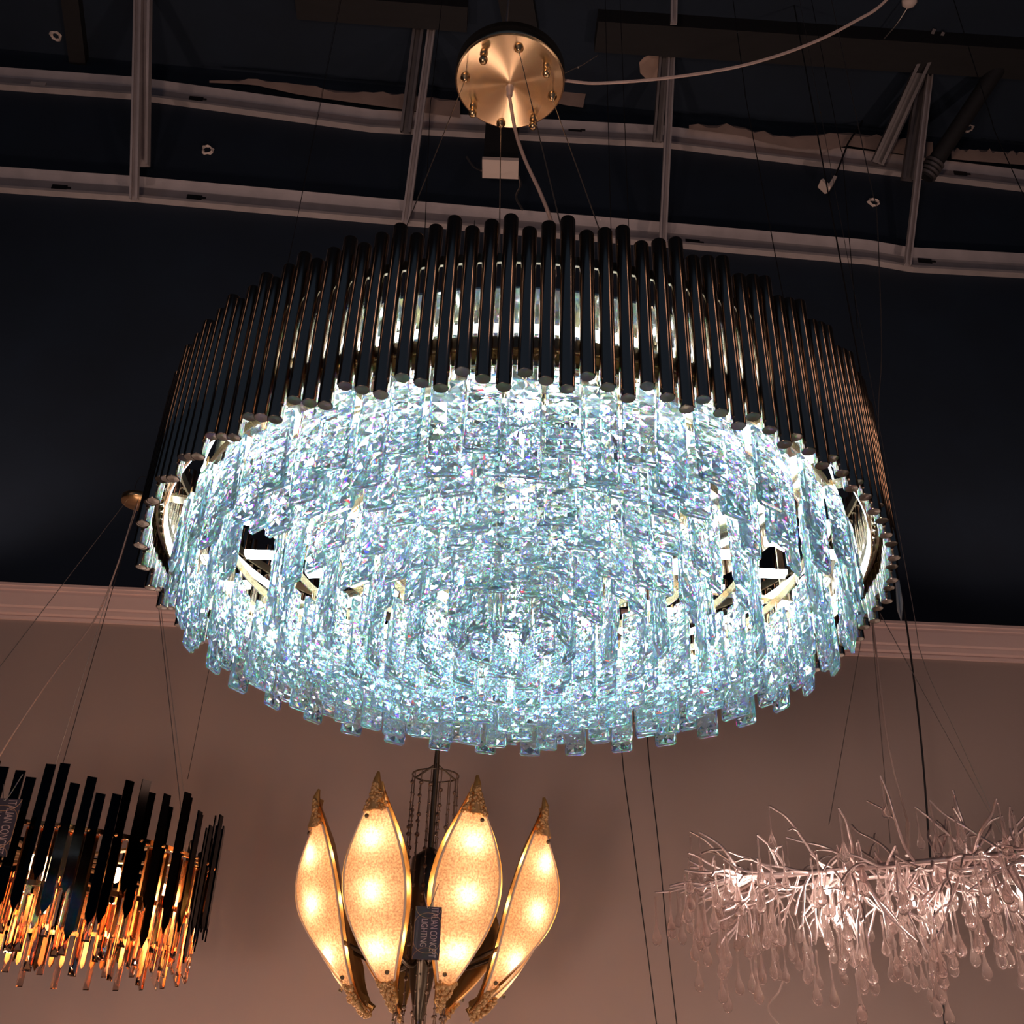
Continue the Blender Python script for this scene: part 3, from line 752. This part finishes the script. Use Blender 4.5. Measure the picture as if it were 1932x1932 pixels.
# ================================================================== RIGHT BRANCH CHANDELIER
def branch_chandelier():
    zc = at_y(1600, 1662, 3.0).z
    A_ = at_z(1392, 1668, zc); B_ = at_z(1932, 1618, zc); d = (B_ - A_).normalized(); B_ = A_ + d * ((B_ - A_).length + .35)
    A_ -= Vector((0, 0, 0)); base = A_.lerp(B_, .5)
    t = thing('branch_chandelier', 'long silver twig chandelier with glass teardrops at lower right', 'chandelier', base)
    sil = mat('silver_twig', (.80, .66, .64), .75, .34, noise=(120, .12, (1, 1, 1)))
    dg = crystal_mat('teardrop_glass', (1.44, 1.44, 1.44), (1, .96, .95), 0, (.95, .78, .72), .14, 0.0)
    rnd = random.Random(11); Lh = (B_ - A_).length; nrm = Vector((-d.y, d.x, 0))
    for off in (-.06, .06):
        MB().tube([A_ + nrm * off - base, B_ + nrm * off - base], .008, 10).build('rail', sil, t)
    for k in range(5):
        c = A_.lerp(B_, (k + .5) / 5) - base; MB().beam(c - nrm * .06, c + nrm * .06, .02, .008).build('cross_bar', sil, t)
    prof = [(.0001, 0), (.0028, -.001), (.0030, -.010), (.0022, -.04), (.0034, -.075), (.0080, -.092), (.0126, -.104), (.0137, -.113), (.0115, -.123), (.0055, -.129), (.0001, -.1305)]
    dm = MB().lathe(prof, 12).mesh('glass_teardrop', dg, True)
    dm2 = MB().lathe([(r_ * .85, z * .78) for r_, z in prof], 12).mesh('glass_teardrop', dg, True)
    nd = 0; drest = MB(); NB = 190; brest = MB(); items = []
    for k in range(NB):
        s = rnd.uniform(0, Lh) if k > 22 else rnd.uniform(0, .13)
        p = A_ + d * s + nrm * rnd.choice((-.06, .06))
        ang = rnd.gauss(-.35, 1.15); ang = max(-2.6, min(2.6, ang))
        side = rnd.choice((-1, 1)); ln = rnd.uniform(.12, .27)
        el = rnd.uniform(-1.35, .1) if k % 4 else rnd.uniform(.2, 1.0)
        dr = (nrm * side * math.cos(el) * rnd.uniform(.5, 1) + d * rnd.uniform(-.9, .7) * (1 if s > .08 else 1) + Vector((0, 0, math.sin(el))))
        if k <= 22: dr = -d * rnd.uniform(.7, 1.2) + nrm * rnd.uniform(-.7, .7) + Vector((0, 0, rnd.uniform(-.6, .5)))
        dr.normalize()
        pts = [p]; cur = p; dd = dr.copy(); ns = 5
        for q in range(ns):
            dd = (dd + Vector((rnd.uniform(-.35, .35), rnd.uniform(-.35, .35), rnd.uniform(-.30, .34)))).normalized(); cur = cur + dd * ln / ns; pts.append(cur)
        r_ = rnd.uniform(.0040, .0058)
        items.append((pts, r_, dd))
    def dropat(p, me):
        nonlocal nd
        q = p - base + Vector((0, 0, -.012))
        mb = MB().tube([p - base, q], .0009, 5)
        if nd < 100:
            o = link('glass_teardrop', me, t, q); mb.build('link', sil, o); o.children[0].location = -q
        else:
            drest.add([v.co + q for v in me.vertices], [tuple(f.vertices) for f in me.polygons], True)
        nd += 1
    items.sort(key=lambda it: (it[0][-1] - EYE).length)
    for bi, (pts, r_, dd) in enumerate(items):
        sm = bez([q - base for q in pts], 3)
        rs = [r_ * (1 - .45 * i / (len(sm) - 1)) for i in range(len(sm))]
        mb = MB().tube(sm, rs, 7)
        # a short side twig
        f = sm[len(sm) // 2]; e = f + (dd + Vector((rnd.uniform(-.9, .9), rnd.uniform(-.9, .9), rnd.uniform(-.7, .4)))).normalized() * rnd.uniform(.05, .09)
        mb.tube([f, (f + e) / 2 + Vector((0, 0, .006)), e], [r_ * .7, r_ * .6, r_ * .5], 6)
        if bi < 99: mb.build('twig', sil, t)
        else: brest._mg(mb, Matrix.Identity(4))
        dropat(pts[-1], dm if rnd.random() < .65 else dm2)
        if rnd.random() < .8: dropat(e + base, dm if rnd.random() < .5 else dm2)
    o = brest.build('twig', sil, t); o['kind'] = 'stuff'
    o = drest.build('glass_teardrop', dg, t); o['kind'] = 'stuff'
    hb = emit('halogen_capsule', (1, .84, .72), 160)
    for px, py, dy in ((1395, 1661, 0), (1562, 1680, -.1), (1580, 1736, -.05), (1772, 1712, -.15), (1925, 1682, -.25), (1722, 1706, .05), (1860, 1700, 0)):
        p = at_y(px, py, 3.0 + dy) - base
        MB().ball(p, .0085, 8, 6, (1, 1, 1.3)).build('capsule_bulb', hb, t)
        MB().tube([p + Vector((0, 0, .012)), p + Vector((.004, .0, .035))], .005, 8).build('bulb_holder', sil, t)
        l = bpy.data.lights.new('capsule_light', 'POINT'); l.energy = .5; l.color = (1, .78, .68); l.shadow_soft_size = .009
        o = bpy.data.objects.new('capsule_light', l); o.location = p + Vector((0, -.04, -.01)); C.objects.link(o); o.parent = t
    hub = at_y(1640, 1120, 3.05) - base
    for px, py in ((1564, 1556), (1680, 1592), (1888, 1572)):
        MB().tube([hub, at_y(px, py, 2.95) - base], .0012, 6).build('suspension_wire', mm['wire'], t)
    MB().tube(bez([hub, at_y(1672, 1380, 3.0) - base, at_y(1700, 1505, 3.0) - base, at_y(1713, 1552, 2.98) - base], 6), .0032, 6).build('power_cable', mm['cord'], t)
    MB().tube([at_y(1713, 1552, 2.98) - base, at_y(1712, 1615, 2.95) - base], .0065, 8).build('cable_sleeve', mm['cord'], t)
    MB().lathe([(.0001, 0), (.07, 0), (.07, .02), (.0001, .02)], 24, hub).build('canopy', mm['steel'], t)
    return t
branch_chandelier()
# loose cords round the room
def cable(pts, r, label, m='cable', name='cable'):
    if m != 'cord': q = Vector((pts[0].x, pts[0].y, ZB)); pts = [q, q.lerp(pts[0], .5), q.lerp(pts[0], .93)] + list(pts)
    return tag(MB().tube(bez(pts, 8), r, 6).build(name, mm[m]), label, 'cable')
def drop(px, py, Y, px2, py2, Y2=None): return [at_y(px, py, Y), at_y(px2, py2, Y2 or Y)]
cable([at_y(1172, 1200, 3.5), at_y(1172, 1400, 3.5), at_y(1196, 1600, 3.5), at_y(1222, 1800, 3.5), at_y(1242, 1960, 3.5)], .0019, 'left black cable hanging between flower and twig chandeliers')
cable([at_y(1215, 1200, 3.5), at_y(1222, 1400, 3.5), at_y(1243, 1600, 3.5), at_y(1262, 1800, 3.5), at_y(1280, 1960, 3.5)], .0019, 'right black cable hanging between flower and twig chandeliers')
cable([at_y(1696, 1100, 3.6), at_y(1712, 1190, 3.6), at_y(1738, 1400, 3.6), at_y(1757, 1640, 3.6), at_y(1785, 1960, 3.6)], .0036, 'thick black cable passing behind the twig chandelier')
cable([at_y(1495, 1960, 3.1), at_y(1450, 1905, 3.1), at_y(1470, 1870, 3.1), at_y(1480, 1840, 3.1)][::-1], .0025, 'pale cord trailing below the twig chandelier', 'cord')
cable([at_y(1654, 400, 3.0), at_y(1663, 650, 3.0), at_y(1657, 780, 3.0), at_y(1662, 1000, 3.0)], .0020, 'thin grey wavy cable hanging right of the big chandelier', 'wire')
cable([at_y(1408, 190, 3.2), at_y(1440, 360, 3.2), at_y(1485, 600, 3.2)], .0022, 'thin dark cable slanting behind the right tubes', 'cable')
cable([at_y(1590, 300, 3.2), at_y(1604, 470, 3.2), at_y(1618, 620, 3.2)], .0018, 'thin dark cable beside the rightmost bronze tubes', 'cable')
cable([at_y(812, 200, 3.4), at_y(806, 330, 3.4), at_y(800, 480, 3.4)], .0020, 'thin dark cable behind the bronze tubes left of centre', 'cable')
cable([at_y(354, 1470, 3.4)], .0010, 'hairline wire hanging down to the amber chandelier', 'cable')
cable([at_y(1878, 250, 3.2), at_y(1932, 370, 3.2), at_y(1990, 500, 3.2)], .0024, 'thin dark cable at the upper right edge', 'cable')
cable([at_y(1740, 1240, 3.2), at_y(1812, 1400, 3.2), at_y(1892, 1575, 3.2)], .0012, 'thin pale wire slanting to the right end of the twig chandelier', 'wire')
# pale swing tag behind the right edge of the tubes
vs = [at_y(1689, 1082, 1.75), at_y(1697, 1095, 1.75), at_y(1704, 1138, 1.74), at_y(1701, 1172, 1.75), at_y(1693, 1150, 1.76)]
vs2 = [v + Vector((0, .002, 0)) for v in vs]
t = thing('swing_tag', 'small pale blue clear tag hanging at the right edge of the tubes', 'tag', vs[0])
o = MB().add(vs + vs2, [(0, 1, 2, 3, 4), (9, 8, 7, 6, 5)] + [(i, i + 5, (i + 1) % 5 + 5, (i + 1) % 5) for i in range(5)]).build('tag_blade', mat('clear_blue_plastic', (.55, .66, .75), 0, .2, Transmission_Weight=.3)); adopt(o, t)
adopt(MB().tube([at_y(1689, 1030, 1.75), at_y(1689, 1084, 1.75)], .0008, 5).build('string', mm['wire']), t)

# ================================================================== LIGHT
w = bpy.data.worlds.new('room_air'); bpy.context.scene.world = w; w.use_nodes = True
w.node_tree.nodes['Background'].inputs[0].default_value = (.35, .58, 1, 1)
w.node_tree.nodes['Background'].inputs[1].default_value = .05
def area(name, loc, target, size, e, col):
    l = bpy.data.lights.new(name, 'AREA'); l.energy = e; l.size = size; l.color = col
    o = bpy.data.objects.new(name, l); o.location = loc; C.objects.link(o)
    o.rotation_euler = (Vector(target) - Vector(loc)).to_track_quat('-Z', 'Y').to_euler(); return o
WARM = (1, .69, .57)
# other lit showroom lamps below and beside the frame
for x, y, z, e in ((-1.5, 3.2, .8, 14), (-.55, 3.3, .9, 16), (.8, 3.3, .8, 15), (2.3, 3.2, .8, 9)):
    l = bpy.data.lights.new('showroom_lamp', 'POINT'); l.energy = e; l.color = WARM; l.shadow_soft_size = .12
    o = bpy.data.objects.new('showroom_lamp', l); o.location = (x, y, z); C.objects.link(o)
area('warm_fill_area', (-1.0, -1.2, 1.0), (0, 4.2, 5.2), .5, 36, WARM)  # unseen warm fill added behind the camera for struts and channels
area('warm_fill_area', (1.8, 1.2, .8), (1.0, 4.2, 5), .3, 6, WARM)  # smaller unseen fill, added and aimed at the upper wall
for x, e in ((-2.6, 38), (-.2, 36), (2.4, 42)):  # unseen spots added to light the steel channels from below
    l = bpy.data.lights.new('channel_fill_spot', 'SPOT'); l.energy = e; l.color = WARM; l.spot_size = R_(95); l.spot_blend = .6; l.shadow_soft_size = .06
    o = bpy.data.objects.new('channel_fill_spot', l); o.location = (x, 3.2, 3.0); C.objects.link(o); o.rotation_euler = (R_(180 - 14), 0, 0)
for p_, e in (((2.1, -.9, 4.4), 3.2), ((-3.0, .4, 4.6), 1.4), ((4.0, 1.0, 4.3), 6)):  # unseen tall lights added for warm streaks on the bronze tubes
    o = area('tube_streak_light', p_, (0, 1.0, 2.3), .16, e, (1, .55, .36)); o.data.shape = 'RECTANGLE'; o.data.size_y = 1.6

GROUPS = {'channel': 'grey steel channels along the black wall', 'torn board': 'torn board paper along the upper channel', 'strut': 'steel struts under the ceiling',
          'joist': 'black joists under the ceiling', 'drill hole': 'chipped drill holes', 'cable': 'loose cables hanging in the room', 'tag': 'tags hanging on the chandeliers', 'chandelier': 'chandeliers on display'}
for o in C.objects:
    if o.parent is None and o.get('category') in GROUPS: o['group'] = GROUPS[o['category']]
sc = bpy.context.scene
sc.view_settings.view_transform = 'Standard'; sc.view_settings.look = 'None'
sc.view_settings.exposure = 0; sc.view_settings.gamma = 1; sc.view_settings.use_curve_mapping = False
cy_ = sc.cycles
cy_.max_bounces = 24; cy_.transmission_bounces = 24; cy_.glossy_bounces = 8; cy_.diffuse_bounces = 3; cy_.transparent_max_bounces = 8
cy_.caustics_reflective = True; cy_.caustics_refractive = True
cy_.sample_clamp_indirect = 12; cy_.sample_clamp_direct = 0; cy_.blur_glossy = .3
cy_.use_denoising = True
